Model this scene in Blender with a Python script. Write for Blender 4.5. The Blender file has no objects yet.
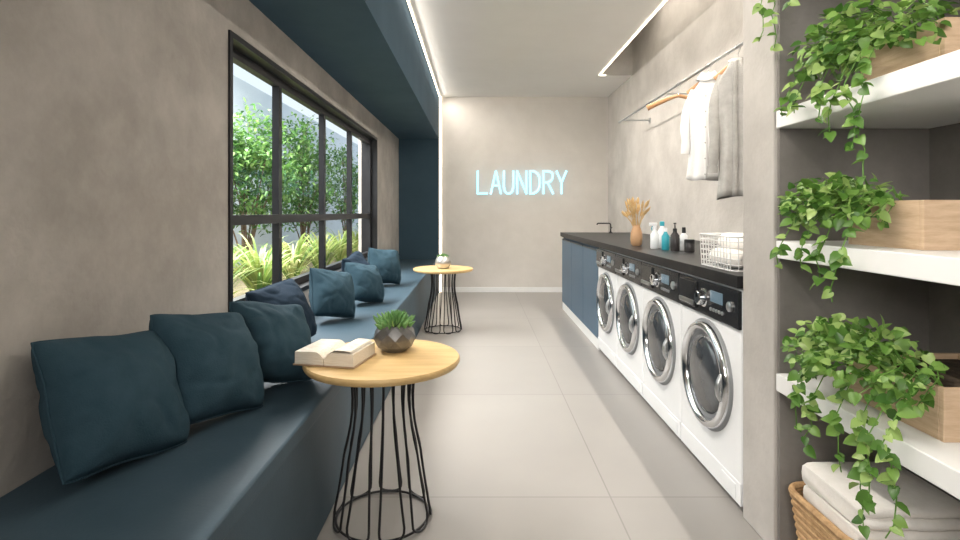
import bpy, bmesh, math, random
from mathutils import Vector, Matrix, noise
random.seed(7)
C = bpy.context.scene.collection
R = math.radians
PI = math.pi

# ------------------------------------------------------------------ helpers
class MB:
    def __init__(s): s.v=[]; s.f=[]
    def box(s,x0,x1,y0,y1,z0,z1):
        b=len(s.v)
        s.v += [(x0,y0,z0),(x1,y0,z0),(x1,y1,z0),(x0,y1,z0),(x0,y0,z1),(x1,y0,z1),(x1,y1,z1),(x0,y1,z1)]
        for q in ((0,3,2,1),(4,5,6,7),(0,1,5,4),(1,2,6,5),(2,3,7,6),(3,0,4,7)):
            s.f.append(tuple(b+i for i in q))
        return s
    def tube(s,pts,r,n=8,closed=False,flat=1.0):
        pts=[Vector(p) for p in pts]; m=len(pts); b=len(s.v)
        rad = r if isinstance(r,(list,tuple)) else [r]*m
        tan=[]
        for i in range(m):
            if closed: t=pts[(i+1)%m]-pts[i-1]
            else: t=pts[min(i+1,m-1)]-pts[max(i-1,0)]
            tan.append(t.normalized())
        ref=Vector((0,0,1)) if abs(tan[0].z)<.9 else Vector((1,0,0))
        nrm=(ref-tan[0]*ref.dot(tan[0])).normalized()
        for i in range(m):
            nrm=(nrm-tan[i]*nrm.dot(tan[i])).normalized()
            bi=tan[i].cross(nrm)
            for k in range(n):
                a=2*PI*k/n
                s.v.append(tuple(pts[i]+(nrm*math.cos(a)+bi*math.sin(a)*flat)*rad[i]))
        L = m if closed else m-1
        for i in range(L):
            for k in range(n):
                j=(i+1)%m
                s.f.append((b+i*n+k,b+i*n+(k+1)%n,b+j*n+(k+1)%n,b+j*n+k))
        if not closed:
            s.f.append(tuple(b+k for k in range(n))[::-1]); s.f.append(tuple(b+(m-1)*n+k for k in range(n)))
        return s
    def lathe(s,prof,o=(0,0,0),axis='Z',n=32):
        b=len(s.v); m=len(prof)
        for (r,h) in prof:
            for k in range(n):
                a=2*PI*k/n; c,d=r*math.cos(a),r*math.sin(a)
                if axis=='Z': p=(c,d,h)
                elif axis=='X': p=(h,c,d)
                else: p=(c,h,d)
                s.v.append((p[0]+o[0],p[1]+o[1],p[2]+o[2]))
        for i in range(m-1):
            for k in range(n):
                s.f.append((b+i*n+k,b+i*n+(k+1)%n,b+(i+1)*n+(k+1)%n,b+(i+1)*n+k))
        s.f.append(tuple(b+k for k in range(n))[::-1]); s.f.append(tuple(b+(m-1)*n+k for k in range(n)))
        return s
    def rings(s,rings,cap=True):
        b=len(s.v); n=len(rings[0])
        for r in rings: s.v += [tuple(p) for p in r]
        for i in range(len(rings)-1):
            for k in range(n):
                s.f.append((b+i*n+k,b+i*n+(k+1)%n,b+(i+1)*n+(k+1)%n,b+(i+1)*n+k))
        if cap:
            s.f.append(tuple(b+k for k in range(n))[::-1]); s.f.append(tuple(b+(len(rings)-1)*n+k for k in range(n)))
        return s
    def build(s,name,mat,parent=None,bevel=0,smooth=False,angle=40,recalc=True,seg=3):
        me=bpy.data.meshes.new(name); me.from_pydata(s.v,[],s.f)
        if recalc:
            bm=bmesh.new(); bm.from_mesh(me); bmesh.ops.recalc_face_normals(bm,faces=bm.faces); bm.to_mesh(me); bm.free()
        if smooth:
            for p in me.polygons: p.use_smooth=True
            me.set_sharp_from_angle(angle=R(angle))
        me.materials.append(mat)
        o=bpy.data.objects.new(name,me); C.objects.link(o)
        if parent: o.parent=parent
        if bevel:
            m=o.modifiers.new('bevel','BEVEL'); m.width=bevel; m.segments=seg; m.limit_method='ANGLE'
        return o

def tag(o,label,cat,group=None,kind=None):
    o['label']=label; o['category']=cat
    if group: o['group']=group
    if kind: o['kind']=kind
    return o
def thing(name,label,cat,loc=(0,0,0),rz=0,group=None):
    o=bpy.data.objects.new(name,None); C.objects.link(o); o.location=loc; o.rotation_euler=(0,0,rz)
    o.empty_display_size=.1
    return tag(o,label,cat,group)
def struct(o):
    o['kind']='structure'; return o
def copy_tree(o,parent=None):
    c=o.copy(); C.objects.link(c)
    if parent: c.parent=parent
    for ch in list(o.children): copy_tree(ch,c)
    return c

# ------------------------------------------------------------------ materials
def mat(name,col,rough=.5,metal=0,emit=None,es=0,spec=.5,coat=0):
    m=bpy.data.materials.new(name); m.use_nodes=True
    b=m.node_tree.nodes['Principled BSDF']
    b.inputs['Base Color'].default_value=(*col,1); b.inputs['Roughness'].default_value=rough; b.inputs['Metallic'].default_value=metal
    b.inputs['Specular IOR Level'].default_value=spec
    b.inputs['Coat Weight'].default_value=coat
    if emit: b.inputs['Emission Color'].default_value=(*emit,1); b.inputs['Emission Strength'].default_value=es
    return m
def nodes(m): return m.node_tree.nodes, m.node_tree.links, m.node_tree.nodes['Principled BSDF']
def noisy(name,c1,c2,scale=3,rough=.6,bump=.1,bscale=60,detail=8,stretch=(1,1,1),metal=0,spec=.4,lo=.35,hi=.65,bdist=.01,blotch=0):
    m=mat(name,c1,rough,metal,spec=spec); N,L,b=nodes(m)
    tc=N.new('ShaderNodeTexCoord'); mp=N.new('ShaderNodeMapping'); mp.inputs['Scale'].default_value=stretch
    L.new(tc.outputs['Object'],mp.inputs['Vector'])
    n=N.new('ShaderNodeTexNoise'); n.inputs['Scale'].default_value=scale; n.inputs['Detail'].default_value=detail; n.inputs['Roughness'].default_value=.65
    L.new(mp.outputs['Vector'],n.inputs['Vector'])
    r=N.new('ShaderNodeValToRGB'); r.color_ramp.elements[0].position=lo; r.color_ramp.elements[1].position=hi
    r.color_ramp.elements[0].color=(*c1,1); r.color_ramp.elements[1].color=(*c2,1)
    L.new(n.outputs['Fac'],r.inputs['Fac']); col=r.outputs['Color']
    if blotch:   # broad trowel clouds over the fine mottling
        n3=N.new('ShaderNodeTexNoise'); n3.inputs['Scale'].default_value=1.1; n3.inputs['Detail'].default_value=6; n3.inputs['Roughness'].default_value=.62; n3.inputs['Distortion'].default_value=.6
        L.new(mp.outputs['Vector'],n3.inputs['Vector'])
        r3=N.new('ShaderNodeMapRange'); r3.inputs[1].default_value=.35; r3.inputs[2].default_value=.65; r3.inputs[3].default_value=1-blotch; r3.inputs[4].default_value=1+blotch*.5
        L.new(n3.outputs['Fac'],r3.inputs[0])
        mu=N.new('ShaderNodeVectorMath'); mu.operation='SCALE'; L.new(col,mu.inputs[0]); L.new(r3.outputs[0],mu.inputs['Scale']); col=mu.outputs[0]
    L.new(col,b.inputs['Base Color'])
    if bump:
        n2=N.new('ShaderNodeTexNoise'); n2.inputs['Scale'].default_value=bscale; n2.inputs['Detail'].default_value=6
        L.new(mp.outputs['Vector'],n2.inputs['Vector'])
        bp=N.new('ShaderNodeBump'); bp.inputs['Strength'].default_value=bump; bp.inputs['Distance'].default_value=bdist
        L.new(n2.outputs['Fac'],bp.inputs['Height']); L.new(bp.outputs['Normal'],b.inputs['Normal'])
    return m
def leafmat(name,cols,trans=.3,rough=.4):
    m=mat(name,cols[0],rough); N,L,b=nodes(m)
    g=N.new('ShaderNodeNewGeometry'); r=N.new('ShaderNodeValToRGB')
    e=r.color_ramp.elements; e[0].color=(*cols[0],1); e[1].color=(*cols[-1],1)
    for i,c in enumerate(cols[1:-1]):
        x=e.new((i+1)/(len(cols)-1)); x.color=(*c,1)
    L.new(g.outputs['Random Per Island'],r.inputs['Fac']); L.new(r.outputs['Color'],b.inputs['Base Color'])
    t=N.new('ShaderNodeBsdfTranslucent'); L.new(r.outputs['Color'],t.inputs['Color'])
    mx=N.new('ShaderNodeMixShader'); mx.inputs[0].default_value=trans
    out=[n for n in N if n.type=='OUTPUT_MATERIAL'][0]
    L.new(b.outputs[0],mx.inputs[1]); L.new(t.outputs[0],mx.inputs[2]); L.new(mx.outputs[0],out.inputs['Surface'])
    return m

M={}
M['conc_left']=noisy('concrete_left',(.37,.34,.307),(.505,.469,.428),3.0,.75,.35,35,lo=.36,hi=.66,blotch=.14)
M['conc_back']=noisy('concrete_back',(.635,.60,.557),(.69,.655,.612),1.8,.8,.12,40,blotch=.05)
M['conc_right']=noisy('concrete_right',(.455,.428,.398),(.57,.542,.508),2.6,.75,.22,35,blotch=.09)
M['conc_nib']=noisy('concrete_nib',(.42,.395,.367),(.53,.502,.472),2.6,.75,.2,40,blotch=.12)
M['conc_alcove_shade']=noisy('concrete_alcove_shaded',(.18,.167,.154),(.26,.243,.226),2.6,.8,.2,40,blotch=.15)  # column concrete made darker: the alcove's shade is put into the colour
M['ceil']=noisy('ceiling_paint',(.87,.852,.822),(.90,.882,.852),2,.9,.02)
M['white']=noisy('white_lacquer',(.80,.80,.79),(.84,.84,.83),4,.35,.01)
M['garden_wall']=noisy('garden_wall_paint',(.52,.58,.63),(.59,.65,.70),1,.9,.1)
M['soil']=noisy('soil',(.03,.02,.012),(.08,.055,.035),20,.95,.8,50)
M['garden_soil']=noisy('garden_soil',(.10,.09,.05),(.2,.17,.1),6,.95,.5,30)
M['navy']=noisy('navy_paint',(.050,.090,.122),(.060,.104,.140),3,.75,.03,80,spec=.12)
M['navy_cab']=noisy('navy_cabinet_paint',(.060,.115,.175),(.070,.130,.195),3,.42,.03,80)
M['navy_bench']=noisy('navy_bench',(.045,.079,.104),(.055,.091,.120),4,.5,.05,120,spec=.25)
M['fabric']=noisy('navy_fabric',(.025,.057,.078),(.037,.074,.098),8,.9,.35,260,spec=.2,bdist=.004)
M['fabric_dark']=noisy('dark_navy_fabric',(.013,.027,.046),(.019,.036,.058),8,.9,.35,260,spec=.2,bdist=.004)
M['black']=noisy('black_metal',(.008,.008,.010),(.014,.014,.016),10,.4,.02,100)
M['stone']=noisy('black_stone',(.006,.006,.007),(.012,.012,.013),12,.38,.02,100,spec=.25)
M['chrome']=noisy('chrome',(.68,.69,.71),(.76,.77,.79),3,.14,0,metal=1)
M['steel']=noisy('steel',(.45,.46,.47),(.55,.56,.57),5,.3,0,metal=1)
M['washer']=noisy('white_enamel',(.80,.81,.82),(.84,.85,.86),3,.25,0)
M['washer_grey']=noisy('grey_plastic',(.20,.21,.22),(.24,.25,.26),4,.4,0)
M['panel']=noisy('black_gloss_panel',(.010,.011,.013),(.016,.017,.020),6,.2,0,spec=.35)
M['door_glass']=noisy('dark_door_glass',(.04,.045,.052),(.075,.082,.09),5,.05,0,spec=1.0)
M['display']=mat('display',(.02,.03,.04),.2,0,(.5,.75,.9),.2)
M['wood']=noisy('table_wood',(.52,.345,.145),(.66,.46,.215),4,.42,.04,60,stretch=(1,9,9))
M['wood_planter']=noisy('planter_wood',(.48,.335,.21),(.64,.475,.33),4,.6,.08,60,stretch=(2,2,14))
M['wood_hanger']=noisy('hanger_wood',(.42,.22,.10),(.52,.29,.14),6,.45,.03,stretch=(1,8,8))
M['copper']=noisy('vase_glaze',(.46,.27,.14),(.56,.35,.20),6,.35,.05,40)
M['wheat']=noisy('dried_wheat',(.46,.30,.13),(.64,.46,.23),30,.85,.1)
M['page']=noisy('book_page',(.66,.58,.46),(.82,.77,.68),60,.8,.1,90,stretch=(.3,1,14))
M['cover']=noisy('book_cover',(.30,.20,.12),(.40,.28,.18),8,.6,.05)
M['pot']=noisy('grey_pot',(.13,.13,.13),(.24,.235,.23),10,.3,.05,40,metal=.7)
M['pot_pale']=noisy('silver_pot',(.50,.49,.47),(.62,.61,.59),10,.3,.05,40,metal=.8)
M['towel']=noisy('white_terry',(.86,.83,.78),(.92,.89,.85),30,.95,.5,260,bdist=.004)
M['wicker']=noisy('wicker',(.34,.20,.09),(.54,.35,.18),40,.7,.3,70)
M['shirt']=noisy('white_cotton',(.78,.77,.76),(.83,.82,.81),5,.9,.1,120)
M['knit']=noisy('grey_knit',(.36,.35,.33),(.46,.45,.43),14,.95,.5,140,bdist=.005)
M['wire']=noisy('pale_wire',(.62,.62,.61),(.72,.72,.71),5,.4,0)
M['plastic_white']=noisy('white_plastic',(.72,.74,.76),(.80,.82,.83),5,.35,0)
M['teal']=noisy('teal_plastic',(.03,.30,.38),(.05,.38,.46),5,.3,0)
M['amber']=noisy('dark_bottle',(.03,.028,.03),(.06,.055,.055),5,.2,0)
M['bark']=noisy('bark',(.12,.08,.055),(.22,.16,.11),20,.9,.4)
M['led']=mat('led_strip',(1,1,1),.5,0,(1,.86,.66),4)
M['neon']=mat('neon_blue',(.4,.8,.95),.4,0,(.42,.80,1.0),1.0)
M['pothos']=leafmat('pothos_leaf',[(.045,.13,.02),(.11,.24,.04),(.21,.37,.08),(.40,.54,.18)],.3,.38)
M['stem']=noisy('green_stem',(.08,.20,.03),(.15,.3,.05),20,.6,0)
M['tree_leaf']=leafmat('tree_leaf',[(.03,.11,.02),(.075,.20,.045),(.14,.29,.07),(.24,.39,.12)],.35)
M['blade']=leafmat('variegated_blade',[(.10,.22,.04),(.33,.41,.11),(.56,.58,.27),(.18,.30,.06)],.3)
M['succulent']=leafmat('succulent_leaf',[(.10,.24,.07),(.18,.36,.13),(.28,.46,.18)],.1)
# floor tiles
m=mat('floor_tile',(.4,.37,.345),.33); N,L,b=nodes(m)
tc=N.new('ShaderNodeTexCoord'); mp=N.new('ShaderNodeMapping'); mp.inputs['Location'].default_value=(.67,.26,0)
L.new(tc.outputs['Object'],mp.inputs['Vector'])
br=N.new('ShaderNodeTexBrick'); br.offset=0; br.inputs['Scale'].default_value=1; br.inputs['Brick Width'].default_value=1.2; br.inputs['Row Height'].default_value=1.2
br.inputs['Mortar Size'].default_value=.003; br.inputs['Mortar Smooth'].default_value=.1
br.inputs['Color1'].default_value=(.300,.285,.267,1); br.inputs['Color2'].default_value=(.320,.304,.285,1); br.inputs['Mortar'].default_value=(.215,.203,.189,1)
L.new(mp.outputs['Vector'],br.inputs['Vector'])
n=N.new('ShaderNodeTexNoise'); n.inputs['Scale'].default_value=2.5; n.inputs['Detail'].default_value=8; L.new(tc.outputs['Object'],n.inputs['Vector'])
mx=N.new('ShaderNodeMix'); mx.data_type='RGBA'; mx.blend_type='MULTIPLY'; mx.inputs[0].default_value=.15
L.new(br.outputs['Color'],mx.inputs[6]); L.new(n.outputs['Fac'],mx.inputs[7])
L.new(mx.outputs[2],b.inputs['Base Color'])
M['floor']=m
# window glass: clear sheet with a weak mirror that grows at grazing angles
m=bpy.data.materials.new('window_glass'); m.use_nodes=True; N=m.node_tree.nodes; L=m.node_tree.links; N.clear()
out=N.new('ShaderNodeOutputMaterial'); t=N.new('ShaderNodeBsdfTransparent'); g=N.new('ShaderNodeBsdfGlossy'); g.inputs['Roughness'].default_value=.02
fr=N.new('ShaderNodeLayerWeight'); fr.inputs['Blend'].default_value=.5; pw=N.new('ShaderNodeMath'); pw.operation='POWER'; pw.inputs[1].default_value=6
ml=N.new('ShaderNodeMath'); ml.operation='MULTIPLY_ADD'; ml.inputs[1].default_value=.3; ml.inputs[2].default_value=.02; mx=N.new('ShaderNodeMixShader')
L.new(fr.outputs['Facing'],pw.inputs[0]); L.new(pw.outputs[0],ml.inputs[0]); L.new(ml.outputs[0],mx.inputs[0])
L.new(t.outputs[0],mx.inputs[1]); L.new(g.outputs[0],mx.inputs[2]); L.new(mx.outputs[0],out.inputs['Surface'])
M['glass']=m

# ------------------------------------------------------------------ setting
YB=7.62; YN=-2.0; ZC=2.78; XL=-1.11; XP=-.55; XR=1.85; XF=.99
struct(MB().box(-1.31,2.0,YN-.15,7.82,-.12,0).build('floor',M['floor']))
wy0,wy1,wz0,wz1=2.376,5.86,.64,1.95
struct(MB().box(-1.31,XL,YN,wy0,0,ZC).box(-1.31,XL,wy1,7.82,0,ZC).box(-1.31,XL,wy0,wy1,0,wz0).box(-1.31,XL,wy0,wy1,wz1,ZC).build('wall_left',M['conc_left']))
struct(MB().box(XL,XR,YB,7.82,0,ZC).build('wall_back',M['conc_back']))
struct(MB().box(-1.31,2.0,YN-.15,YN,0,2.95).build('wall_front',M['conc_left']))
struct(MB().box(XR,2.0,YN,7.82,0,3.35).build('wall_right',M['conc_right']))
struct(MB().box(XP,1.46,YN,7.82,ZC,2.95).box(1.46,XR,YN,2.0,ZC,2.95).box(1.46,XR,6.42,7.82,ZC,3.35).box(1.40,XR,2.0,6.4,3.28,3.35).box(1.40,1.46,2.0,6.4,2.95,3.28).box(1.46,XR,1.95,2.0,2.95,3.35).build('ceiling',M['ceil']))
struct(MB().box(1.46,XR,6.40,6.42,ZC,3.28).build('wall_recess',M['conc_right']))
struct(MB().box(XL,XP,YN,7.5,2.165,2.95).build('trim_1',M['navy']))
struct(MB().box(XL,XP,7.5,YB,0,2.95).build('trim_2',M['navy']))
struct(MB().box(XP+.03,XR,YB-.014,YB,0,.07).build('baseboard_back',M['white'],bevel=.003))
struct(MB().box(XF,XR,1.79,2.0,0,ZC).build('wall_column',M['conc_nib'],bevel=.004))
struct(MB().box(1.5,XR,YN,1.79,0,ZC).box(XF+.012,1.5,1.778,1.79,0,ZC).build('wall_alcove',M['conc_alcove_shade']))  # thin end panel added over the column face to carry the shaded colour
# outdoors
struct(MB().box(-9,-1.31,-2,18,-.12,.34).build('floor_garden',M['garden_soil']))
struct(MB().box(-3.7,-3.5,-2,18,.34,3.1).build('wall_garden',M['garden_wall']))

# window
w=MB().box(-1.27,-1.10,wy0,wy0+.028,wz0,wz1).box(-1.27,-1.10,wy1-.028,wy1,wz0,wz1).box(-1.27,-1.10,wy0+.028,wy1-.028,wz0,wz0+.028).box(-1.27,-1.10,wy0+.028,wy1-.028,wz1-.028,wz1).build('window_1',M['black'])
struct(w)
fy0,fy1,fz0,fz1=wy0+.028,wy1-.028,wz0+.028,wz1-.028
MB().box(-1.21,-1.165,fy0,fy0+.045,fz0,fz1).box(-1.21,-1.165,fy1-.045,fy1,fz0,fz1).box(-1.21,-1.165,fy0+.045,fy1-.045,fz0,fz0+.045).box(-1.21,-1.165,fy0+.045,fy1-.045,fz1-.045,fz1).build('window_frame',M['black'],w)
mul=[3.155,4.07,4.93]
for y in mul: MB().box(-1.205,-1.165,y-.025,y+.025,fz0+.045,fz1-.045).build('mullion',M['black'],w)
zb=1.10
edges=[fy0+.045]+[y for y in mul]+[fy1-.045]
def sheet(a,c,z0,z1):
    mb=MB(); mb.v=[(-1.186,a,z0),(-1.186,c,z0),(-1.186,c,z1),(-1.186,a,z1)]; mb.f=[(0,1,2,3)]
    mb.build('window_pane',M['glass'],w,recalc=False)
for i in range(4):
    a=edges[i]+(.025 if i>0 else 0); c=edges[i+1]-(.025 if i<3 else 0)
    MB().box(-1.20,-1.165,a,c,zb-.025,zb+.025).build('transom',M['black'],w)
    sheet(a,c,fz0+.045,zb-.025); sheet(a,c,zb+.025,fz1-.045)

# LED strips
o=MB().box(XP,XP+.012,YN,YB-.015,ZC-.010,ZC).box(XP,XP+.026,YB-.018,YB,.0,ZC).build('led_strip',M['led']); tag(o,'warm white light strip along the navy soffit and down the back wall corner','light strip')
o=MB().box(1.446,1.46,2.0,6.4,ZC-.010,ZC).build('led_strip',M['led']); tag(o,'straight warm white light strip on the ceiling edge above the clothes rail','light strip')
o=MB().box(1.462,1.53,6.395,6.408,ZC-.010,ZC+.002).build('led_strip',M['led']); tag(o,'short light strip closing the far end of the ceiling recess','light strip')

# bench
t=thing('window_bench','long dark navy built-in bench running under the window','bench',(0,0,0))
MB().box(XL,XP-.012,YN,7.5,0,.425).build('bench_base',M['navy_bench'],t)
MB().box(XL,XP,YN,7.5,.425,.48).build('bench_seat',M['navy_bench'],t,bevel=.008)

# ------------------------------------------------------------------ washers
def make_washer():
    t=thing('washing_machine','','washing machine',(0,0,0),0,'washing machines under the black worktop')
    MB().box(0,.58,-.2975,.2975,.025,.848).build('body',M['washer'],t,bevel=.012)
    for sx in (.06,.52):
        for sy in (-.24,.24):
            MB().lathe([(.022,0),(.022,.01),(.014,.012),(.014,.027)],(sx,sy,0),n=12).build('foot',M['washer_grey'],t,smooth=True)
    MB().box(-.010,.004,-.296,.296,.694,.842).build('control_panel',M['panel'],t,bevel=.004)
    d=MB().box(-.018,-.006,.085,.282,.712,.828).build('detergent_drawer',M['panel'],t,bevel=.006)
    MB().box(-.026,-.016,.105,.262,.722,.742).build('drawer_handle',M['steel'],d,bevel=.003)
    k=MB().lathe([(.040,-.010),(.040,-.014),(.032,-.016),(.030,-.040),(.026,-.044),(0.001,-.044)],(0,.01,.770),'X',32).build('program_knob',M['chrome'],t,smooth=True)
    MB().box(-.047,-.043,.008,.012,.772,.795).build('knob_mark',M['panel'],k)
    MB().box(-.013,-.009,-.165,-.055,.765,.812).build('display',M['display'],t,bevel=.002)
    for i in range(5): MB().lathe([(.008,-.009),(.008,-.014),(.006,-.0155),(.001,-.0155)],(0,-.06-.026*i,.733),'X',12).build('button',M['steel'],t,smooth=True)
    MB().lathe([(.020,-.009),(.020,-.018),(.016,-.021),(.001,-.021)],(0,-.232,.772),'X',20).build('power_button',M['steel'],t,smooth=True)
    dz=.445
    MB().lathe([(.234,.004),(.234,-.004),(.230,-.008),(.218,-.010),(.214,.004)],(0,0,dz),'X',56).build('door_seal',M['washer_grey'],t,smooth=True,angle=60)
    dr=MB().lathe([(.222,.002),(.222,-.018),(.217,-.029),(.208,-.034),(.198,-.034),(.190,-.028),(.185,-.020),(.183,-.004)],(0,0,dz),'X',64).build('door_ring',M['chrome'],t,smooth=True,angle=70)
    MB().lathe([(.185,-.009),(.177,-.011),(.168,-.008),(.163,-.004)],(0,0,dz),'X',56).build('inner_ring',M['washer_grey'],dr,smooth=True,angle=70)
    MB().lathe([(.168,-.006),(.160,-.018),(.138,-.028),(.094,-.036),(.045,-.040),(.001,-.041)],(0,0,dz),'X',48).build('door_glass',M['door_glass'],dr,smooth=True,angle=80)
    MB().tube([(-.030,-.196,dz-.05),(-.046,-.203,dz-.025),(-.050,-.205,dz),(-.046,-.203,dz+.025),(-.030,-.196,dz+.05)],.009,10).build('door_handle',M['steel'],dr,smooth=True)
    MB().box(-.003,.003,-.296,.296,.030,.115).build('kick_plate',M['washer'],t,bevel=.003)
    MB().box(-.006,-.001,-.262,-.142,.045,.10).build('filter_hatch',M['washer'],t,bevel=.003)
    return t
wl=['white washing machine nearest the concrete column, the largest in view','second white washing machine from the concrete column','third white washing machine from the concrete column','fourth white washing machine, standing against the navy cabinets']
wm=make_washer()
for i in range(4):
    o=wm if i==0 else copy_tree(wm)
    o.location=(XF,2.007+.6015*(i+.5),0); o['label']=wl[i]
# cabinets
cl=['navy base cabinet next to the farthest washing machine','navy base cabinet in the middle of the three','navy base cabinet at the far end of the worktop']
y0=4.416; cw=(6.3-y0)/3
for i in range(3):
    t=thing('base_cabinet',cl[i],'cabinet',(XF,y0+cw*(i+.5),0),0,'navy base cabinets under the worktop'); h=cw/2-.001
    MB().box(.02,.56,-h,h,.085,.852).build('body',M['navy_cab'],t)
    dd=MB().box(0,.02,-h+.002,h-.002,.09,.83).build('door',M['navy_cab'],t,bevel=.002)
    MB().box(-.006,.0,-h+.01,h-.01,.815,.828).build('finger_pull',M['black'],dd)
    MB().box(.005,.55,-h,h,0,.085).build('plinth',M['white'],t)
o=MB().box(XF-.018,XR,2.002,6.315,.853,.90).build('worktop',M['stone'],bevel=.003); tag(o,'long black stone worktop over the washing machines','worktop')

# faucet
t=thing('faucet','small black deck-mounted faucet at the far end of the worktop','faucet',(1.50,6.05,.90))
MB().lathe([(.024,0),(.024,.006),(.014,.010),(.012,.02)],n=20).build('base',M['black'],t,smooth=True)
MB().tube([(0,0,.01),(0,0,.095),(-.005,0,.106),(-.016,0,.112),(-.14,0,.112),(-.150,0,.108),(-.154,0,.095)],.008,10).build('spout',M['black'],t,smooth=True)
MB().tube([(0,0,.05),(0,-.04,.06),(0,-.06,.07)],.005,8).build('lever',M['black'],t,smooth=True)

# vase with dried wheat
t=thing('wheat_vase','copper-brown vase of dried wheat on the worktop','vase',(1.125,3.80,.90))
MB().lathe([(.026,0),(.038,.012),(.042,.05),(.040,.09),(.030,.125),(.024,.14),(.026,.150),(.020,.150),(.018,.13)],n=28).build('vase',M['copper'],t,smooth=True)
st=MB(); er=MB()
for i in range(44):
    a=random.uniform(0,2*PI); s=random.uniform(0,1)**.6*.082; h=random.uniform(.225,.315)-s*.4
    p0=Vector((.010*math.cos(a),.010*math.sin(a),.10)); p2=Vector((s*math.cos(a),s*math.sin(a),h)); p1=p0.lerp(p2,.5)+Vector((0,0,.02))
    st.tube([p0,p1,p2],.0013,4)
    d=(p2-p1).normalized(); L_=random.uniform(.045,.062)
    er.tube([p2,p2+d*L_*.25,p2+d*L_*.6,p2+d*L_],[.003,.0085,.007,.001],6)
st.build('wheat_stems',M['wheat'],t); er.build('wheat_ears',M['wheat'],t,smooth=True)

# bottles
def bottle(label,x,y,parts,cat='bottle',name='bottle'):
    t=thing(name,label,cat,(x,y,.90),0,'laundry bottles on the worktop')
    t.scale=(.88,.88,.92)
    for nm,pr,mm in parts: MB().lathe(pr,n=24).build(nm,M[mm],t,smooth=True)
    return t
t=bottle('white trigger spray bottle beside the wheat vase',1.155,3.50,[('bottle_body',[(.026,0),(.030,.006),(.030,.10),(.014,.13),(.012,.145)],'plastic_white'),('collar',[(.015,.14),(.015,.16),(.010,.162)],'plastic_white')],name='spray_bottle')
MB().box(-.04,.02,-.009,.009,.162,.185).build('spray_head',M['plastic_white'],t,bevel=.004)
MB().tube([(-.015,0,.162),(-.022,0,.145),(-.018,0,.13)],.004,6).build('trigger',M['teal'],t)
bottle('white screw-top detergent bottle behind the teal bottle',1.225,3.56,[('bottle_body',[(.030,0),(.034,.006),(.034,.12),(.016,.15),(.014,.165)],'plastic_white'),('cap',[(.017,.16),(.017,.19),(.014,.193)],'teal')])
bottle('teal plastic bottle among the laundry bottles',1.185,3.38,[('bottle_body',[(.024,0),(.027,.005),(.027,.095),(.012,.118),(.010,.128)],'teal'),('cap',[(.013,.126),(.012,.15),(.010,.152)],'plastic_white')])
t=bottle('dark pump bottle with black pump top',1.215,3.30,[('bottle_body',[(.027,0),(.030,.005),(.030,.105),(.014,.125),(.012,.135)],'amber'),('pump',[(.014,.133),(.014,.15),(.004,.152),(.004,.178),(.010,.180),(.010,.188)],'black')],name='pump_bottle')
bottle('tall white bottle with black cap right of the dark pump bottle',1.285,3.34,[('bottle_body',[(.022,0),(.025,.005),(.025,.10),(.012,.12)],'plastic_white'),('cap',[(.014,.118),(.013,.155),(.011,.157)],'black')])
bottle('small dark lidded jar beside the laundry bottles',1.265,3.20,[('jar_body',[(.030,0),(.033,.005),(.033,.06),(.030,.064)],'amber'),('lid',[(.034,.062),(.034,.08),(.031,.083)],'black')],'jar','storage_jar')

# wire basket with towels on counter
bx0,bx1,by0,by1=1.01,1.30,2.12,2.46
t=thing('wire_basket','white wire grid basket filled with rolled white towels on the worktop','basket',((bx0+bx1)/2,(by0+by1)/2,.90))
hx,hy,hz=(bx1-bx0)/2,(by1-by0)/2,.14
def rrect(hx,hy,r,z,n=5):
    pts=[]
    for cx,cy,a0 in ((hx-r,hy-r,0),(-hx+r,hy-r,90),(-hx+r,-hy+r,180),(hx-r,-hy+r,270)):
        for i in range(n+1):
            a=R(a0+90*i/n); pts.append((cx+r*math.cos(a),cy+r*math.sin(a),z))
    return pts
g=MB()
for k in range(6):
    f=.96+.04*k/6; g.tube(rrect(hx*f,hy*f,.03,.003+hz*k/6),.0022,5,True)
for s in (-1,1):
    for i in range(11):
        f=-.85+1.7*i/10
        g.tube([(s*hx*.96,hy*.96*f,.003),(s*hx,hy*f,hz)],.0022,5)
        g.tube([(hx*.96*f,s*hy*.96,.003),(hx*f,s*hy,hz)],.0022,5)
for i in range(11):
    f=-.9+1.8*i/10; g.tube([(hx*.96*f,-hy*.96,.003),(hx*.96*f,hy*.96,.003)],.0022,5)
g.build('wire_mesh',M['wire'],t)
MB().tube(rrect(hx,hy,.03,hz),.0042,8,True).build('rim',M['wire'],t,smooth=True)
def towel_roll(loc,length,r,rz,label,grp):
    mb=MB(); prof=[]
    n=14
    for i in range(n+1):
        u=-1+2*i/n; e=r*(1-abs(u)**8*.35); prof.append((max(e,.001),u*length/2))
    prof=[(.002,-length/2+.004)]+[(r*.5,-length/2-.001)]+prof+[(r*.5,length/2+.001),(.002,length/2-.004)]
    mb.lathe(prof,(0,0,0),'Y',24)
    o=mb.build('rolled_towel',M['towel'],smooth=True,angle=80); o.location=loc; o.rotation_euler=(0,0,rz)
    return tag(o,label,'towel',grp)
cx,cy=(bx0+bx1)/2,(by0+by1)/2
for i,(dx,dz_) in enumerate([(-.080,.045),(.0,.045),(.080,.045),(-.040,.111),(.040,.111)]):
    towel_roll((cx+dx,cy,.90+dz_),.275,.0375,0,'rolled white towel inside the white wire basket','rolled towels in the wire basket')

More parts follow.
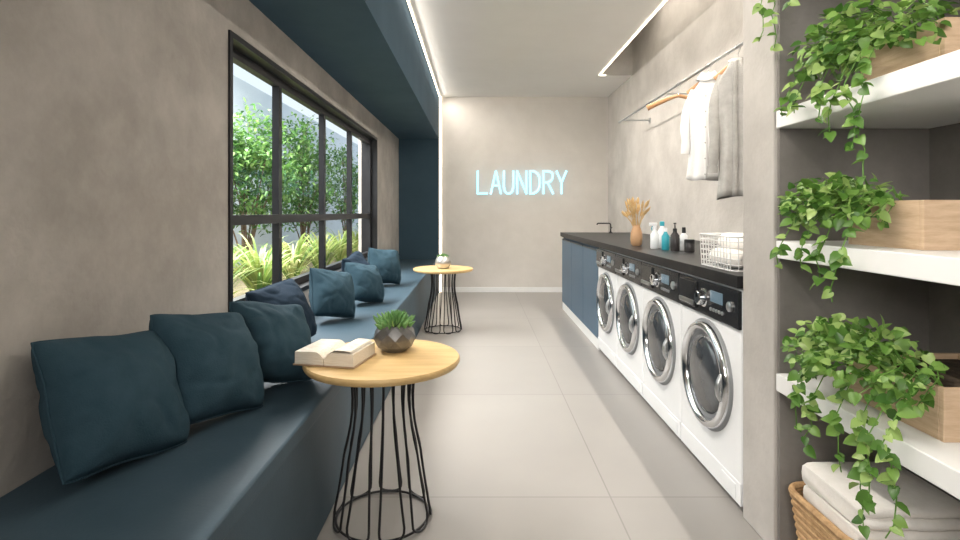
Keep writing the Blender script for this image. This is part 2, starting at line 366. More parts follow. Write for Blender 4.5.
# ------------------------------------------------------------------ clothes rail
RX,RZ=1.55,1.14+.985
t=thing('clothes_rail','chrome wall-mounted clothes rail above the worktop','clothes rail',(RX,0,RZ))
MB().tube([(0,2.35,0),(0,5.85,0)],.011,12).build('rail',M['steel'],t,smooth=True)
for y in (2.5,4.45,5.75):
    q=MB().tube([(0,y,0),(.10,y,.0),(XR-RX-.004,y,0)],.008,8).build('bracket',M['steel'],t,smooth=True)
    MB().lathe([(.03,XR-RX-.01),(.03,XR-RX),(.001,XR-RX)],(0,y,0),'X',20).build('wall_flange',M['steel'],q,smooth=True)
for y in (2.345,5.855):
    MB().lathe([(.015,-.008),(.015,.008)],(0,y,0),'Y',16).build('end_cap',M['steel'],t,smooth=True)
def hanger(y,rz,label,hw=.205):
    t=thing('clothes_hanger',label,'hanger',(RX,y,RZ),rz,'wooden hangers on the rail')
    pts=[(.016*math.cos(a),0,-.003+.016*math.sin(a)) for a in [R(200-i*20) for i in range(12)]]
    pts=[(x,0,z) for x,_,z in pts]+[(.002,0,-.04),(0,0,-.085)]
    MB().tube(pts,.0025,8).build('hook',M['chrome'],t,smooth=True)
    arm=[]
    for i in range(17):
        u=-1+2*i/16; arm.append((u*hw,.012*abs(u)**2,-.085-.085*abs(u)**1.25))
    MB().tube(arm,[.013+.009*abs(-1+2*i/16) for i in range(17)],10,flat=.6).build('arms',M['wood_hanger'],t,smooth=True)
    return t
hanger(4.14,R(-12),'bare wooden hanger on the rail left of the white shirt',.23)
SA,KA=R(-36),R(-44)
hanger(3.60,SA,'wooden hanger carrying the white shirt',.135)
hanger(3.19,KA,'wooden hanger carrying the grey cardigan',.135)
def garment(name,label,cat,y,rz,mm,length,w,sl,seed,flare,rip0,spread,sr):
    t=thing(name,label,cat,(RX,y,RZ),rz)
    rnd=random.Random(seed); n=72; ph=[rnd.uniform(0,6) for _ in range(6)]
    def ring(a,b_,z,rip,sad=0):
        out=[]
        for k in range(n):
            th=2*PI*k/n
            r_=1+rip*(math.sin(3*th+ph[0]+z*2.2)+.7*math.sin(6*th+ph[1]-z*3.0)+.3*math.sin(10*th+ph[4]+z*4))
            x=a*math.copysign(abs(math.cos(th))**.75,math.cos(th))*(1+.04*math.sin(z*9+ph[3]))
            out.append((x,b_*r_*math.sin(th)+.010*math.sin(z*6+ph[5]),z-sad*abs(x)/.2+rip*.05*math.sin(2*th+ph[2])))
        return out
    rs=[ring(.042,.030,-.074,0),ring(.050,.034,-.088,0,.04),ring(w*.55,.038,-.096,0,.10),ring(w*.85,.040,-.103,.03,.14),ring(w,.042,-.150,.10,.10),ring(w*.97,.042,-.21,.14,.04)]
    for i in range(1,17):
        u=i/16; rs.append(ring(w*(.95-.07*math.sin(u*PI)+flare*u),.042+.024*u,-.21-(length-.21)*u,rip0*(.4+.6*u),0))
    b=MB().rings(rs,cap=False).build('shirt_body' if 'shirt' in name else 'cardigan_body',M[mm],t,smooth=True,angle=80)
    sm=b.modifiers.new('solid','SOLIDIFY'); sm.thickness=.003
    fr_=[Vector(r_[54])+Vector((0,-.004,0)) for r_ in rs[1:]]
    pk=MB()
    for p in fr_: pk.v+=[(p.x-.013,p.y+.0015,p.z),(p.x,p.y-.003,p.z),(p.x+.013,p.y+.0015,p.z)]
    for i in range(len(fr_)-1):
        a=3*i; pk.f+=[(a,a+1,a+4,a+3),(a+1,a+2,a+5,a+4)]
    q=pk.build('placket',M[mm],t,smooth=True,angle=40); s_=q.modifiers.new('solid','SOLIDIFY'); s_.thickness=.004
    for j in range(4,len(fr_)-1,3):
        p=fr_[j]; MB().lathe([(.005,-.006),(.005,-.003),(.001,-.007)],(p.x,p.y-.001,p.z),'Y',10).build('button',M['knit'],q)
    if 'shirt' in name:
        cb=MB(); rr=[]
        for z,rr_ in ((-.048,.034),(-.043,.038),(-.072,.056),(-.092,.068)):
            rr.append([((rr_*1.1)*math.cos(2*PI*i/28),rr_*.85*math.sin(2*PI*i/28),z-.024*max(0,-math.sin(2*PI*i/28))**3) for i in range(28)])
        c_=cb.rings(rr,cap=False).build('collar',M[mm],t,smooth=True,angle=70); s_=c_.modifiers.new('solid','SOLIDIFY'); s_.thickness=.003
    else:
        MB().tube([(.046*math.cos(a),.034*math.sin(a),-.078-.018*max(0,-math.sin(a))) for a in [2*PI*i/24 for i in range(24)]],.010,6,True).build('collar',M[mm],t,smooth=True)
    for s in (-1,1):
        pts=[];rr=[]
        for i in range(22):
            u=i/21
            pts.append((s*(w*.80+.034*math.sin(min(1,u*2.4)*PI/2)+spread*u+.006*math.sin(u*8+ph[3])),-.012*math.sin(u*4+s)-.03*u,-.155-sl*u)); rr.append(sr*(.85+.15*math.sin(min(1,u*4)*PI/2)-.2*u)+.003*math.sin(u*20+ph[0])*u)
        q=MB().tube(pts,rr,16,flat=.8).build('sleeve',M[mm],t,smooth=True,angle=80)
        e=Vector(pts[-1]); d=(e-Vector(pts[-2])).normalized()
        MB().tube([e-d*.03,e,e+d*.012],[sr*.84,sr*.86,sr*.84],16,flat=.8).build('cuff',M[mm],q,smooth=True)
    return t
garment('white_shirt','long white shirt hanging on the rail beside the bare hanger','shirt',3.60,SA,'shirt',.76,.118,.42,3,.26,.28,.018,.034)
garment('grey_cardigan','grey knitted cardigan hanging nearest the concrete column','cardigan',3.19,KA,'knit',.90,.115,.58,5,.14,.20,.006,.036)

# ------------------------------------------------------------------ neon sign
t=thing('neon_sign','pale blue neon sign reading LAUNDRY on the back wall','sign',(0,YB,1.555))
def arc(pts):
    out=[]
    P=[Vector((*p,0)) for p in pts]
    for i in range(len(P)-1):
        p0=P[max(i-1,0)];p1=P[i];p2=P[i+1];p3=P[min(i+2,len(P)-1)]
        for k in range(4):
            u=k/4
            out.append(.5*((2*p1)+(-p0+p2)*u+(2*p0-5*p1+4*p2-p3)*u*u+(-p0+3*p1-3*p2+p3)*u**3))
    out.append(P[-1]); return [(p.x,p.y) for p in out]
G={'L':[[(0,1),(0,0),(.56,0)]],
'A':[[(0,0),(.3,1),(.6,0)],[(.12,.36),(.48,.36)]],
'U':[[(0,1)]+arc([(0,.3),(.08,.08),(.28,0),(.48,.08),(.56,.3)])+[(.56,1)]],
'N':[[(0,0),(0,1),(.55,0),(.55,1)]],
'D':[[(0,0),(0,1)]+arc([(.2,1),(.46,.85),(.57,.5),(.46,.15),(.2,0)])+[(0,0)]],
'R':[[(0,0),(0,1)]+arc([(.28,1),(.5,.92),(.54,.73),(.44,.56),(.2,.5)])+[(0,.5)],[(.25,.5),(.57,0)]],
'Y':[[(0,1),(.29,.48),(.58,1)],[(.29,.48),(.29,0)]]}
for i,ch in enumerate('LAUNDRY'):
    h=.32; zo=-.155
    mb=MB()
    for s in G[ch]:
        P=[Vector((-.005+.187*i+x*.24,-.022,zo+z*h)) for x,z in s]
        for a,b in zip(P[:-1],P[1:]):
            d=(b-a).normalized()*.006; mb.tube([a-d,b+d],.0138,8)
    for s in G[ch]: mb.tube([(-.005+.187*i+s[0][0]*.24,-.022,zo+s[0][1]*h),(-.005+.187*i+s[0][0]*.24,0,zo+s[0][1]*h)],.004,5)
    mb.build('letter',M['neon'],t,smooth=True)

# ------------------------------------------------------------------ tables
def make_table():
    t=thing('side_table','','side table',(0,0,0),0,'round wooden side tables')
    Rr=.287; z=.60
    MB().lathe([(.002,z-.028),(Rr-.02,z-.028),(Rr-.006,z-.024),(Rr,z-.014),(Rr,z-.006),(Rr-.004,z),(.002,z)],n=72).build('tabletop',M['wood'],t,smooth=True)
    MB().lathe([(.14,z-.036),(.14,z-.028)],n=40).build('mounting_plate',M['black'],t,smooth=True)
    n=9; rt,rb=.122,.176; zt=z-.034; zc=.045
    for k in range(n):
        c=2*PI*(k+.25)/n; ht=.22*2*PI/n; hb=.36*2*PI/n
        def P(u,s):
            r=rt-.014*math.sin(PI*min(1,u*1.7))+(rb-rt)*u**2.0; an=c+s*(ht+(hb-ht)*u**1.6); return (r*math.cos(an),r*math.sin(an),zt*(1-u)+zc*u)
        us=(0,.1,.2,.3,.4,.5,.6,.7,.8,.9,1)
        pts=[P(u,-1) for u in us]
        for a in range(15,180,15):
            f=math.cos(R(a)); an=c-hb*f*1.0; zz=zc-(zc-.0055)*math.sin(R(a))**.6; r=rb+.003*math.sin(R(a)); pts.append((r*math.cos(an),r*math.sin(an),zz))
        pts+=[P(u,1) for u in us[::-1]]
        MB().tube(pts,.0044,8).build('wire_leg',M['black'],t,smooth=True)
    MB().tube([(rt*math.cos(2*PI*i/48),rt*math.sin(2*PI*i/48),z-.04) for i in range(48)],.005,8,True).build('top_ring',M['black'],t,smooth=True)
    MB().tube([(rb*.965*math.cos(2*PI*i/48),rb*.965*math.sin(2*PI*i/48),.010) for i in range(48)],.0045,8,True).build('bottom_ring',M['black'],t,smooth=True)
    return t
ta=make_table(); ta.location=(-.355,2.0,0); ta['label']='near round side table with an open book and bowl plant on it'
tb=copy_tree(ta); tb.location=(-.335,5.15,0); tb['label']='far round side table with one small silvery pot on it'
# open book
t=thing('open_book','thick open book lying on the near side table','book',(-.518,1.955,.601),R(-12))
BW=.112
MB().box(-BW-.004,BW+.004,-.098,.098,0,.005).build('cover',M['cover'],t,bevel=.001)
for s in (-1,1):
    mb=MB(); rs=[]
    for yy in (-.094,.094):
        top=[(s*(.002+(BW-.004)*u),yy,.028+.022*math.sin(min(1,u*3.4)*PI/2)*(1-.10*u)) for u in [i/14 for i in range(15)]]
        bot=[(s*(BW-.001),yy,.0052),(s*.002,yy,.0052)]
        rs.append(top+bot)
    mb.rings(rs).build('page_block',M['page'],t)
lf=MB()
for q in range(2):
    b0=len(lf.v)
    for i in range(10):
        u=i/9
        for yy in (-.091,.091): lf.v.append((.003+.100*u*(1-.06*q),yy,.034+.021*math.sin(min(1,u*1.9)*PI/2)+.005*q*math.sin(u*PI*.8)-.002*u))
    for i in range(9): lf.f.append((b0+2*i,b0+2*i+1,b0+2*i+3,b0+2*i+2))
lf.build('loose_pages',M['page'],t,recalc=False)

# succulents
def leafshape(mb,base,d,nrm,L_,W,curl=.15,fold=.15):
    d=d.normalized(); nrm=(nrm-d*nrm.dot(d)); 
    if nrm.length<1e-3: nrm=d.orthogonal()
    nrm.normalize(); s=d.cross(nrm)
    def P(t_,w_):
        return tuple(base+d*(t_*L_)+s*(w_*W)+nrm*((abs(w_)*fold)*W-curl*L_*t_*t_))
    o=len(mb.v)
    pts=[(0,0),(.18,0),(.5,0),(.8,0),(1.03,0)]
    sd=[(-.09,.27),(.14,.50),(.50,.47),(.81,.24)]
    V=[P(*p) for p in pts]+[P(a,b) for a,b in sd]+[P(a,-b) for a,b in sd]
    F=[(0,5,6,1),(1,6,7,2),(2,7,8,3),(3,8,4),(0,1,10,9),(1,2,11,10),(2,3,12,11),(3,4,12)]
    return V,[tuple(o+i for i in f) for f in F]
def pot_plant(name,label,loc,rad,hgt,pm,seed,spiky):
    t=thing(name,label,'potted plant',loc)
    if spiky:   # faceted bowl: alternate rings twisted by half a step
        mb=MB(); n=9; lv=[(rad*.55,0),(rad*.92,hgt*.22),(rad*1.03,hgt*.50),(rad*.96,hgt*.76),(rad*.76,hgt),(rad*.70,hgt),(rad*.68,hgt*.85)]
        for j,(r_,z_) in enumerate(lv):
            for k in range(n):
                a=2*PI*(k+.5*(min(j,4)%2))/n; mb.v.append((r_*math.cos(a),r_*math.sin(a),z_))
        for j in range(len(lv)-1):
            for k in range(n):
                a=j*n+k; b=j*n+(k+1)%n; c=a+n; d=b+n
                if j>=4: mb.f.append((a,b,d,c))
                elif j%2==0: mb.f+= [(a,b,c),(b,d,c)]
                else: mb.f+= [(a,b,d),(a,d,c)]
        mb.f.append(tuple(range(n))[::-1]); mb.build('bowl',M[pm],t)
    else:
        MB().lathe([(rad*.40,0),(rad*.75,hgt*.07),(rad*.97,hgt*.30),(rad*1.0,hgt*.5),(rad*.93,hgt*.72),(rad*.70,hgt*.95),(rad*.66,hgt),(rad*.60,hgt),(rad*.60,hgt*.9)],n=28).build('bowl',M[pm],t,smooth=True)
    MB().lathe([(rad*.66,hgt*.86),(rad*.5,hgt*.93),(.001,hgt*.95)],n=20).build('soil',M['soil'],t,smooth=True)
    mb=MB(); rnd=random.Random(seed); sc=1 if spiky else .55
    for k in range(110):
        f=k/110; a=k*2.39996; el=R(84-68*f+rnd.uniform(-7,7)); d=Vector((math.cos(a)*math.cos(el),math.sin(a)*math.cos(el),math.sin(el)))
        base=Vector((math.cos(a)*rad*.5*f,math.sin(a)*rad*.5*f,hgt*.93+rad*.35*(1-f)*sc)); L_=rad*(.36+.34*f)*rnd.uniform(.85,1.15)*sc
        tip=base+d*L_; mid=base.lerp(tip,.55)+Vector((0,0,-.002)); 
        mb.tube([base,mid,tip+Vector((0,0,.15*L_))],[.11*L_,.18*L_,.015*L_],6,flat=.5)
    mb.build('succulent_leaves',M['succulent'],t,smooth=True)
    return t
pot_plant('succulent_pot','green succulent in a dark grey faceted bowl on the near side table',(-.325,2.09,.600),.080,.102,'pot',1,True)
pot_plant('succulent_pot','small green succulent in a silvery pot on the far side table',(-.335,5.12,.600),.076,.12,'pot_pale',2,False)

# ------------------------------------------------------------------ cushions
def cushion(label,x,y,size,yaw,tilt,roll,mm,seed,thick=.112):
    n=40; h=size/2; v=[];f=[]
    off=Vector((seed*3.1,seed*1.7,0)); pin=.075
    def warp(u,w_):
        c=1-.06*(u*u*w_*w_)**2
        return u*h*(1-pin*(1-w_*w_))*c,w_*h*(1-pin*(1-u*u))*c
    for side in (1,-1):
        for i in range(n+1):
            for j in range(n+1):
                u=-1+2*i/n; w_=-1+2*j/n
                u=math.copysign(abs(u)**.8,u); w_=math.copysign(abs(w_)**.8,w_)
                pu,pw=warp(u,w_)
                e=max((1-u*u)*(1-w_*w_),0)**.45
                r_=math.hypot(u,w_); an=math.atan2(w_,u)
                wr=noise.noise(Vector((u*1.3,w_*1.3,side*2))+off)*.014+noise.noise(Vector((u*3.0,w_*3.0,side*4))+off)*.0035
                wr+=.0045*math.sin(an*8+noise.noise(Vector((u*3,w_*3,seed)))*3)*r_**2
                crn=abs(noise.noise(Vector((u*1.6+w_*1.1,w_*1.6-u,side))+off)); wr-=.006*max(0,1-crn*4.5)
                dent=-.020*math.exp(-((u*1.3)**2+((w_-.85)*1.8)**2))
                v.append((pu,side*(-1)*(thick*e+(wr+dent)*min(1,e*1.5)),pw))
    K=(n+1)**2
    for s in (0,1):
        for i in range(n):
            for j in range(n):
                a=s*K+i*(n+1)+j; q=(a,a+1,a+n+2,a+n+1); f.append(q if s else q[::-1])
    mb=MB(); mb.v=v; mb.f=f
    me_o=mb.build('cushion',M[mm],recalc=False)
    bm=bmesh.new(); bm.from_mesh(me_o.data); bmesh.ops.remove_doubles(bm,verts=bm.verts,dist=.0003); bmesh.ops.recalc_face_normals(bm,faces=bm.faces)
    for q in bm.verts:
        q.co.x+=.012*noise.noise(Vector((q.co.z*6,seed,0))); q.co.z+=.014*noise.noise(Vector((q.co.x*6,seed+5,0)))
    bm.to_mesh(me_o.data); bm.free()
    for p in me_o.data.polygons: p.use_smooth=True
    Mx=Matrix.Rotation(R(yaw),4,'Z')@Matrix.Rotation(R(-tilt),4,'X')@Matrix.Rotation(R(roll),4,'Y')
    pts=[Mx@w.co for w in me_o.data.vertices]
    zmin=min(p.z for p in pts); xmin=min(p.x for p in pts)
    me_o.rotation_euler=Mx.to_euler(); me_o.location=(max(x,-1.096-xmin),y,.483-zmin)
    ed=[]
    for q in range(4):
        for i in range(16):
            u=-1+2*i/16; u=math.copysign(abs(u)**.8,u)
            a,b=[(u,-1),(1,u),(-u,1),(-1,-u)][q]; a,b=warp(a,b)
            a+=.012*noise.noise(Vector((b*6,seed,0))); b+=.014*noise.noise(Vector((a*6,seed+5,0)))
            ed.append((a,0,b))
    MB().tube(ed,.0035,6,True).build('piping',M[mm],me_o,smooth=True)
    return tag(me_o,label,'cushion','cushions on the window bench')
cushion('navy cushion nearest the camera, leaning on the concrete wall',-.955,1.41,.36,76,28,8,'fabric',1)
cushion('large navy cushion second from the camera, between two others',-.855,1.705,.355,72,27,10,'fabric',2)
cushion('navy cushion third from the camera, in front of the darkest cushion',-.785,2.04,.325,60,27,11,'fabric',3)
cushion('darkest navy cushion leaning against the near end of the window',-.95,2.60,.33,68,26,-6,'fabric_dark',4)
cushion('navy cushion standing alone under the window, fifth from the camera',-.89,3.27,.31,56,24,12,'fabric',5)
cushion('navy cushion sixth from the camera, just before the far pair',-.82,3.86,.30,58,28,12,'fabric',6)
cushion('dark cushion against the far end of the window, half hidden',-1.0,4.38,.32,76,22,-8,'fabric_dark',7)
cushion('farthest navy cushion on the bench, turned toward the camera',-.84,4.80,.33,46,18,10,'fabric',8)

# ------------------------------------------------------------------ shelves
SH=[(1.915,'topmost'),(1.475,'upper'),(1.045,'middle'),(.605,'lower')]
sl={1.915:'white wall shelf at the very top, just above the frame',1.475:'white wall shelf carrying the highest visible planter box',1.045:'white wall shelf at eye level carrying the middle planter box',.605:'white wall shelf above the towel basket'}
for z,_ in SH:
    o=MB().box(XF,1.5,-1.2,1.778,z-.058,z).build('wall_shelf',M['white'],bevel=.003); tag(o,sl[z],'shelf','white shelves in the alcove')

# ------------------------------------------------------------------ trailing plants
def ok(p,planter):
    x,y,z=p
    if y>1.768 and x>.975: return False
    if x>1.49: return False
    if x>.972:
        for zs,_ in SH:
            if zs-.064<z<zs+.004: return False
    if planter:
        a,b,c,d,e,f=planter
        if a-.003<x<b+.003 and c-.003<y<d+.003 and e<z<f: return False
    return True
def pothos(label,zs,px,py,center,rad,nl,vines,seed):
    rnd=random.Random(seed)
    x0,x1=px; y0,y1=py; H=.125
    t=thing('trailing_plant',label,'potted plant',((x0+x1)/2,(y0+y1)/2,zs),0,'trailing plants on the alcove shelves')
    org=Vector(t.location); w=.014
    p=MB().box(x0,x1,y0,y0+w,zs,zs+H).box(x0,x1,y1-w,y1,zs,zs+H).box(x0,x0+w,y0+w,y1-w,zs,zs+H).box(x1-w,x1,y0+w,y1-w,zs,zs+H).box(x0+w,x1-w,y0+w,y1-w,zs,zs+.012)
    p.v=[tuple(Vector(v)-org) for v in p.v]; p.build('planter_box',M['wood_planter'],t,bevel=.002)
    s=MB().box(x0+w,x1-w,y0+w,y1-w,zs+.012,zs+H-.015); s.v=[tuple(Vector(v)-org) for v in s.v]; s.build('soil',M['soil'],t)
    pl=(x0,x1,y0,y1,zs,zs+H)
    fo=MB(); sm=MB()
    def add(base,d,size):
        nrm=Vector((rnd.uniform(-.8,.4),rnd.uniform(-1,.3),.7)) if d.z>-.5 else Vector((-.8+rnd.uniform(-.6,.6),-.6+rnd.uniform(-.7,.7),.3))
        V,F=leafshape(fo,base,d,nrm,size,size*rnd.uniform(.74,.96),rnd.uniform(.05,.40),.32)
        if all(ok(q,pl) for q in V):
            fo.v+= [tuple(Vector(q)-org) for q in V]; fo.f+=F; return True
        return False
    got=0; tr=0
    while got<nl and tr<nl*12:
        tr+=1
        a=rnd.uniform(0,2*PI); el=math.asin(rnd.uniform(-.45,1)); rr=rnd.uniform(.2,1.3)**.6
        dv=Vector((math.cos(a)*math.cos(el),math.sin(a)*math.cos(el),math.sin(el)))
        b=Vector(center)+Vector((dv.x*rad[0],dv.y*rad[1],dv.z*rad[2]))*rr
        if not ok(b,pl): continue
        d=(dv*.7+Vector((rnd.uniform(-.7,.5),rnd.uniform(-.7,.6),rnd.uniform(-1.0,.4))))
        if add(b,d,rnd.uniform(.016,.036)):
            got+=1
            if got%5==0 and b.z>zs+H*.5:
                c0=Vector((min(max(b.x,x0+.03),x1-.03),min(max(b.y,y0+.03),y1-.03),zs+H-.016))
                md=c0.lerp(b,.5)+Vector((0,0,.03))
                if ok(md,pl): sm.tube([tuple(q-org) for q in (c0,md,b)],.0014,5)
    for (vx,vy,vz) in vines:
        st=Vector((x0+.03,min(max(vy,y0+.03),y1-.03),zs+H-.02))
        pts=[st,Vector((x0-.015,vy*.7+st.y*.3,zs+H+.03)),Vector((.985,vy,zs+.075)),Vector((vx,vy,zs-.005))]
        z=zs-.005; dy=0
        while z>vz+.02:
            z-=.035; dy+=rnd.uniform(-.018,.018); pts.append(Vector((vx+rnd.uniform(-.010,.008),vy+dy,z)))
        sm.tube([tuple(q-org) for q in pts],.0016,5)
        for i in range(2,len(pts)):
            for q in range(5 if pts[i].z>zs-.05 else (2 if rnd.random()<.65 else 1)):
                b=pts[i].lerp(pts[i-1],rnd.random()); a=rnd.uniform(PI*.55,PI*1.75)
                for _ in range(3):
                    if add(b,Vector((math.cos(a),math.sin(a),rnd.uniform(-1.0,.1))),rnd.uniform(.020,.037)): break
                    a=rnd.uniform(PI*.55,PI*1.6)
    sm.build('vines',M['stem'],t); fo.build('leaves',M['pothos'],t,smooth=True,angle=60,recalc=False)
    return t
pothos('trailing green plant on the topmost shelf, only its hanging tips showing',1.915,(1.10,1.38),(1.42,1.70),(1.02,1.56,2.05),(.10,.14,.10),60,[(.945,1.70,1.66),(.93,1.745,1.70),(.95,1.64,1.76)],11)
pothos('trailing plant in a wooden box on the highest visible shelf',1.475,(1.10,1.40),(1.26,1.54),(1.05,1.46,1.59),(.12,.21,.11),430,[(.95,1.33,1.22),(.955,1.42,1.34),(.945,1.60,1.43),(.95,1.50,1.39),(.945,1.38,1.30),(.94,1.66,1.45)],12)
pothos('trailing plant in a wooden box on the eye-level shelf',1.045,(1.10,1.40),(1.32,1.59),(1.04,1.55,1.15),(.12,.14,.085),380,[(.95,1.40,.90),(.945,1.56,.96),(.94,1.66,.98),(.95,1.48,.94)],13)
pothos('trailing plant in a wooden box on the shelf above the towels',.605,(1.08,1.40),(1.24,1.56),(1.04,1.47,.72),(.13,.20,.105),480,[(.945,1.25,.38),(.95,1.34,.36),(.95,1.42,.46),(.955,1.60,.50),(.94,1.29,.42),(.945,1.52,.47)],14)

# ------------------------------------------------------------------ towel basket
t=thing('wicker_basket','brown woven basket of folded towels on the floor under the shelves','basket',(1.19,1.585,0))
wk=MB()
def bring(z,ph):
    f=.86+.14*z/.24; return [(x,y,zz) for x,y,zz in rrect(.185*f,.17*f,.06,z,6)]
for k in range(20):
    z=.006+.0118*k; pts=bring(z,k)
    pts=[(x*(1+.012*math.sin(i*1.57+k*PI)),y*(1+.012*math.sin(i*1.57+k*PI)),zz) for i,(x,y,zz) in enumerate(pts)]
    wk.tube(pts,.0066,6,True)
wk.build('weave',M['wicker'],t,smooth=True)
MB().tube(bring(.245,0),.011,8,True).build('rim',M['wicker'],t,smooth=True)
bt=MB(); bt.rings([rrect(.158,.145,.05,.002,6),rrect(.158,.145,.05,.012,6)]).build('basket_floor',M['wicker'],t)
tl=['white folded towel, topmost of the stack in the woven basket','white folded towel second from the top in the woven basket','white folded towel third from the top in the woven basket','white folded towel fourth from the top in the woven basket','white folded towel at the bottom of the woven basket']
for k in range(5):
    z0=.013+.066*(4-k); jx=random.uniform(-.008,.008); wx=.150 if k<2 else .13; wyy=.135 if k<2 else .118
    mb=MB()
    rs=[]
    prof=[]
    hh=.064
    for a in range(0,181,30): prof.append((-wyy-.0-.016*math.sin(R(a)),hh*.25-hh*.25*math.cos(R(a))))
    for a in range(0,181,30): prof.append((-wyy+.004-.016*math.sin(R(a)),hh*.75-hh*.24*math.cos(R(a))))
    prof+=[(wyy-.01,hh*.99),(wyy+.005,hh*.9),(wyy+.010,hh*.5),(wyy+.005,hh*.1),(wyy-.01,0)]
    nx=14
    for i in range(nx+1):
        u=-1+2*i/nx; x=u*wx; e=1-.12*abs(u)**8
        rs.append([(x,py*e,hh/2+(pz-hh/2)*e+.003*noise.noise(Vector((x*14,py*14,k*3)))) for py,pz in prof])
    o=mb.rings(rs).build('folded_towel',M['towel'],smooth=True,angle=70)
    o.location=(1.19+jx,1.585,z0); tag(o,tl[k],'towel','folded towels in the woven basket')

# ------------------------------------------------------------------ garden
def tree(label,x,y,zc,rx,ry,rz_,n,seed):
    rnd=random.Random(seed); t=thing('garden_tree',label,'tree',(x,y,.34),0,'trees outside the window')
    tr=MB(); fo=MB(); cz=zc-.34
    cl=[]
    while len(cl)<60:
        q=Vector((rnd.uniform(-1,1),rnd.uniform(-1,1),rnd.uniform(-1,1)))
        if .15<q.length<1: cl.append(Vector((q.x*rx,q.y*ry,cz+q.z*rz_)))
    for k in range(14):
        e=cl[k*3]; p=Vector((rnd.uniform(-.06,.06),rnd.uniform(-.06,.06),0))
        pts=[p]+[Vector((p.x+(e.x-p.x)*u**1.8,p.y+(e.y-p.y)*u**1.8,e.z*u)) for u in (.25,.5,.75,1)]
        tr.tube(pts,[.016,.013,.010,.007,.003],6)
    tr.build('trunk',M['bark'],t,smooth=True)
    for i in range(n):
        c=rnd.choice(cl); b=c+Vector((max(-.2,min(.2,rnd.gauss(0,.10))),rnd.gauss(0,.12),rnd.gauss(0,.10)))
        d=Vector((rnd.uniform(-1,1),rnd.uniform(-1,1),rnd.uniform(-.9,.5)))
        V,F=leafshape(fo,b,d,Vector((rnd.uniform(-.4,.4),rnd.uniform(-.4,.4),1)),rnd.uniform(.05,.085),.034,.1,.1)
        fo.v+=[tuple(q) for q in V]; fo.f+=F
    fo.build('crown',M['tree_leaf'],t,recalc=False)
tree('leafy green tree outside the left window panes',-2.85,6.6,1.64,.38,.80,.74,4400,21)
tree('leafy green tree outside the second column of panes',-2.85,8.8,1.78,.38,.95,.95,4400,22)
tree('slender green tree outside the third column of panes',-2.85,11.6,1.8,.38,1.0,.9,2800,23)
def spiky(label,x,y,h,seed):
    rnd=random.Random(seed); t=thing('spiky_plant',label,'plant',(x,y,.34),0,'striped spiky plants outside the window')
    fo=MB()
    for k in range(82):
        a=rnd.uniform(0,2*PI); el=R(rnd.uniform(46,87)); L_=h*rnd.uniform(.75,1.10); n=7; o=len(fo.v); wd=rnd.uniform(.014,.025)
        p=Vector((math.cos(a)*.03,math.sin(a)*.03,rnd.uniform(0,.15))); s=Vector((-math.sin(a),math.cos(a),0))
        for i in range(n+1):
            u=i/n; ww=wd*(1-u**2.2)*(.6+.4*min(1,u*4))+.0005
            fo.v+=[tuple(p+s*ww),tuple(p-s*ww)]
            e=el-R(95)*u*u*rnd.uniform(.9,1.1)
            p=p+Vector((math.cos(a)*math.cos(e),math.sin(a)*math.cos(e),math.sin(e)))*(L_/n)
        for i in range(n): fo.f.append((o+2*i,o+2*i+1,o+2*i+3,o+2*i+2))
    fo.build('blades',M['blade'],t,smooth=True,recalc=False)
    MB().lathe([(.03,0),(.035,.05),(.02,.16)],n=10).build('stem_base',M['stem'],t,smooth=True)
sp=[(-1.96,3.92,'nearest the camera'),(-1.96,4.80,'second from the camera'),(-1.96,5.68,'third from the camera'),(-1.98,6.72,'fourth from the camera'),(-1.98,7.7,'fifth from the camera'),(-1.98,8.7,'sixth from the camera'),(-1.98,9.7,'farthest in the bed')]
for i,(x,y,l) in enumerate(sp): spiky('striped spiky garden plant outside the window, '+l,x,y,.62,40+i)

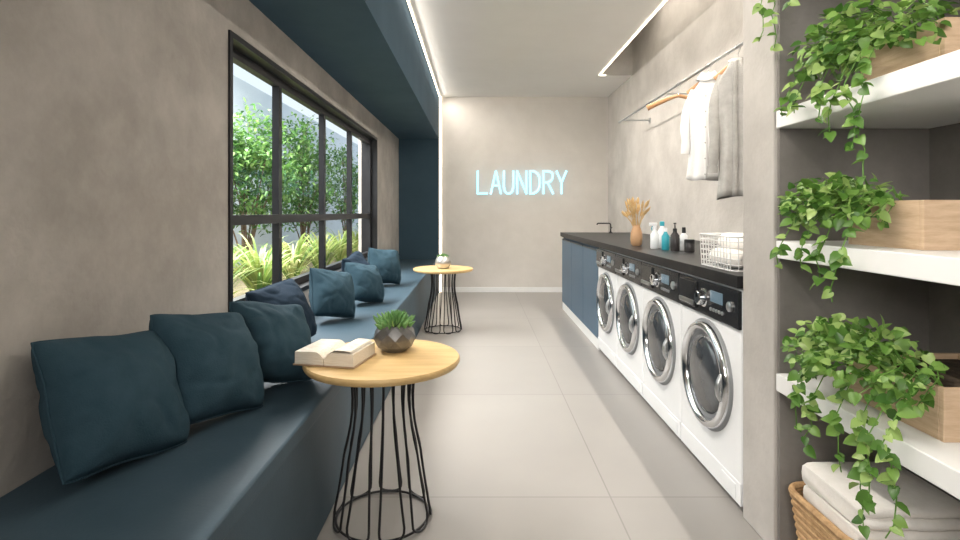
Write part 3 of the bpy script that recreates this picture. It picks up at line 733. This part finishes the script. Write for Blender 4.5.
# ------------------------------------------------------------------ light
wd=bpy.data.worlds.new('world'); bpy.context.scene.world=wd; wd.use_nodes=True
N=wd.node_tree.nodes; L=wd.node_tree.links; bg=N['Background']
tc=N.new('ShaderNodeTexCoord'); sx=N.new('ShaderNodeSeparateXYZ'); rp=N.new('ShaderNodeValToRGB')
L.new(tc.outputs['Generated'],sx.inputs[0]); L.new(sx.outputs['Z'],rp.inputs['Fac']); L.new(rp.outputs['Color'],bg.inputs['Color'])
rp.color_ramp.elements[0].color=(.86,.94,1,1); rp.color_ramp.elements[1].color=(.60,.80,1,1); rp.color_ramp.elements[1].position=.8
bg.inputs['Strength'].default_value=1.0
def area(name,loc,rot,sx,sy,p,col=(1,1,1),spread=180):
    l=bpy.data.lights.new(name,'AREA'); l.shape='RECTANGLE'; l.size=sx; l.size_y=sy; l.energy=p; l.color=col; l.spread=R(spread)
    o=bpy.data.objects.new(name,l); C.objects.link(o); o.location=loc; o.rotation_euler=rot; return o
sn=bpy.data.lights.new('sun','SUN'); sn.energy=2.2; sn.angle=R(3); sn.color=(1,.96,.9)
so=bpy.data.objects.new('sun',sn); C.objects.link(so)
so.rotation_euler=Vector((-.10,.55,-.8)).to_track_quat('-Z','Y').to_euler()
def aim(o,d): o.rotation_euler=Vector(d).to_track_quat('-Z','Y').to_euler()
k=area('sky_fill',(-2.7,4.3,3.75),(0,0,0),5.5,1.6,860,(1,.98,.95))  # added area light, unseen above the window, boosts the sky light coming in
k.rotation_euler=(Matrix.Rotation(R(-42),3,'Y')@Matrix.Rotation(R(90),3,'Z')).to_euler()
k=area('rear_fill',(-.2,-1.3,1.8),(0,0,0),1.2,1.0,36,(1,.955,.90),138); aim(k,(.56,.9,.05))  # added fill light behind the camera, no real fixture; brightens shelves and ceiling
area('cove_lamp',(1.66,3.8,3.24),(0,0,0),.2,3.2,10,(1,.92,.81))
area('strip_lamp_left',(XP+.012,3.8,ZC-.014),(0,R(-44),0),.012,7.4,80,(1,.93,.84),130)
area('strip_lamp_right',(1.45,4.2,ZC-.012),(0,R(20),0),.012,4.3,46,(1,.93,.84),140)

# ------------------------------------------------------------------ camera
cam=bpy.data.cameras.new('camera'); co=bpy.data.objects.new('camera',cam); C.objects.link(co)
co.location=(0,0,1.14); co.rotation_euler=(R(90),0,0); cam.sensor_width=36; cam.lens=535/960*36; cam.shift_x=.0021; cam.shift_y=-58/960; cam.clip_start=.05
bpy.context.scene.camera=co
bpy.context.scene.view_settings.view_transform='Standard'
bpy.context.scene.view_settings.exposure=.2
